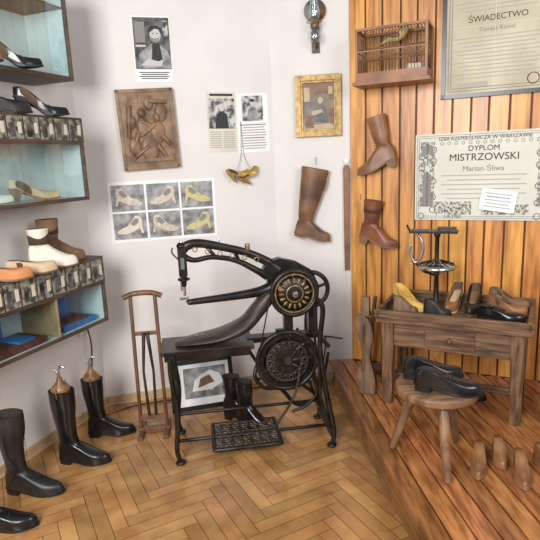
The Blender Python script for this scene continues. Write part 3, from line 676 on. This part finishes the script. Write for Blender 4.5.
m=MB(); m.box((0,0,.26),(.025,.03,.52),OLDWV,rot=Matrix.Rotation(.1,3,'Y')); m.box((.03,0,.40),(.12,.02,.03),OLDWV); m.box((0,0,.015),(.14,.12,.03),OLDWV)
m.finish('wooden_bootjack',(.66,3.38,.171),math.radians(-20),bevel=.004)
# stool
m=MB(); R=.185; zs=.385
m.lathe([(.0,zs-.045),(R-.012,zs-.045),(R,zs-.036),(R,zs-.008),(R-.01,zs),(.0,zs)],STOOLW,n=36)
for a in(150,268,42):
    ar=math.radians(a); m.tube([(.10*math.cos(ar),.10*math.sin(ar),zs-.04),(.205*math.cos(ar),.205*math.sin(ar),.012)],[.028,.018],STOOLW,10)
m.box((0,0,zs-.055),(.26,.05,.022),STOOLW)
m.finish('wooden_stool',(.745,2.28,.171),0,bevel=.003)
SZ=.171+zs+.001
wb('black_oxford_shoe',.63,2.235,SZ,-20,None,L=.29,W=.1,up=BLK,ins=INSD,heel=.028,col=(.27,.21,.62),colh=.068,laces=4,toeH=.042)
wb('black_oxford_shoe',.61,2.36,SZ,-5,None,L=.28,W=.095,up=BLK,ins=INSD,heel=.028,col=(.27,.21,.62),colh=.068,laces=4,toeH=.042)
for i,(x,y,a,L) in enumerate([(.955,2.28,-112,.2),(1.045,2.31,-98,.15),(1.10,2.20,-105,.2),(1.20,2.24,-80,.2)]):
    m=MB(); last(m,Matrix(),L)
    m.finish('wooden_shoe_last',(x,y,.171),math.radians(a))
m=MB(); m.box((0,0,.03),(.3,.3,.025),OLDW)
for s in(-1,1): m.box((s*.14,0,.09),(.02,.3,.18),OLDWV); m.box((0,s*.14,.12),(.3,.02,.10),OLDW)
m.box((0,0,.19),(.32,.32,.022),OLDW)
m.finish('wooden_crate',(1.60,2.64,.171),aT,bevel=.004)
wb('black_derby_shoe',1.45,2.62,.373,-20,None,L=.28,W=.1,up=BLK,heel=.025,col=(.29,.24,.68),colh=.065,laces=3)
wb('black_slipper',.83,2.90,.171,-30,None,L=.24,W=.085,up=BLKM,ins=INSD,heel=.015,col=(.32,.28,.75),colh=.04,toeH=.035)
wb('black_slipper',1.02,2.98,.171,-30,None,L=.24,W=.085,up=BLKM,ins=INSD,heel=.015,col=(.32,.28,.75),colh=.04,toeH=.035)
m=MB(); m.box((0,-.012,0),(.08,.022,.14),PLAST); m.cyl((0,-.02,.03),(0,-.045,.03),.018,CABLE); m.cyl((0,-.02,-.03),(0,-.045,-.03),.018,PLAST)
W(m,'wall_socket',cL,aL,-.16,.62,bevel=.004)
m=MB(); m.tube(catm([(-1.17,3.19,.65),(-1.14,3.17,.5),(-1.16,3.16,.2),(-1.12,3.2,.012),(-.95,3.33,.008),(-.6,3.42,.008),(-.2,3.52,.008),(.05,3.58,.008),(.3,3.55,.05),(.38,3.62,.3),(.36,3.63,.34),(.5,3.615,.32)],8),.005,CABLE,6)
m.finish('power_cable')
# ------------------------------------------------------------------ light
w=bpy.data.worlds.new('w'); bpy.context.scene.world=w; w.use_nodes=True; w.node_tree.nodes['Background'].inputs[0].default_value=(.90,.94,1,1); w.node_tree.nodes['Background'].inputs[1].default_value=.42
def area(loc,tgt,sx,sy,p,c):
    l=bpy.data.lights.new('window_light','AREA'); l.shape='RECTANGLE'; l.size=sx; l.size_y=sy; l.energy=p; l.color=c
    o=bpy.data.objects.new('window_light',l); bpy.context.collection.objects.link(o); o.location=loc; o.rotation_euler=(Vector(tgt)-Vector(loc)).to_track_quat('-Z','Y').to_euler()
area((-1.3,-.9,2.3),(.3,3.3,.9),1.2,1.5,165,(1,.985,.96))
area((1.9,-.2,2.4),(.4,3.2,.6),1.2,1.5,50,(1,.98,.96))
sc=bpy.context.scene; sc.view_settings.view_transform='Standard'
# ------------------------------------------------------------------ camera
cd=bpy.data.cameras.new('camera'); cd.sensor_width=36; cd.lens=36*530/540
co=bpy.data.objects.new('camera',cd); bpy.context.collection.objects.link(co)
Rm=Matrix.Rotation(math.radians(90-11.8),3,'X')@Matrix.Rotation(math.radians(-2.4),3,'Z')
co.matrix_world=Matrix.Translation((0,0,1.6))@Rm.to_4x4(); sc.camera=co
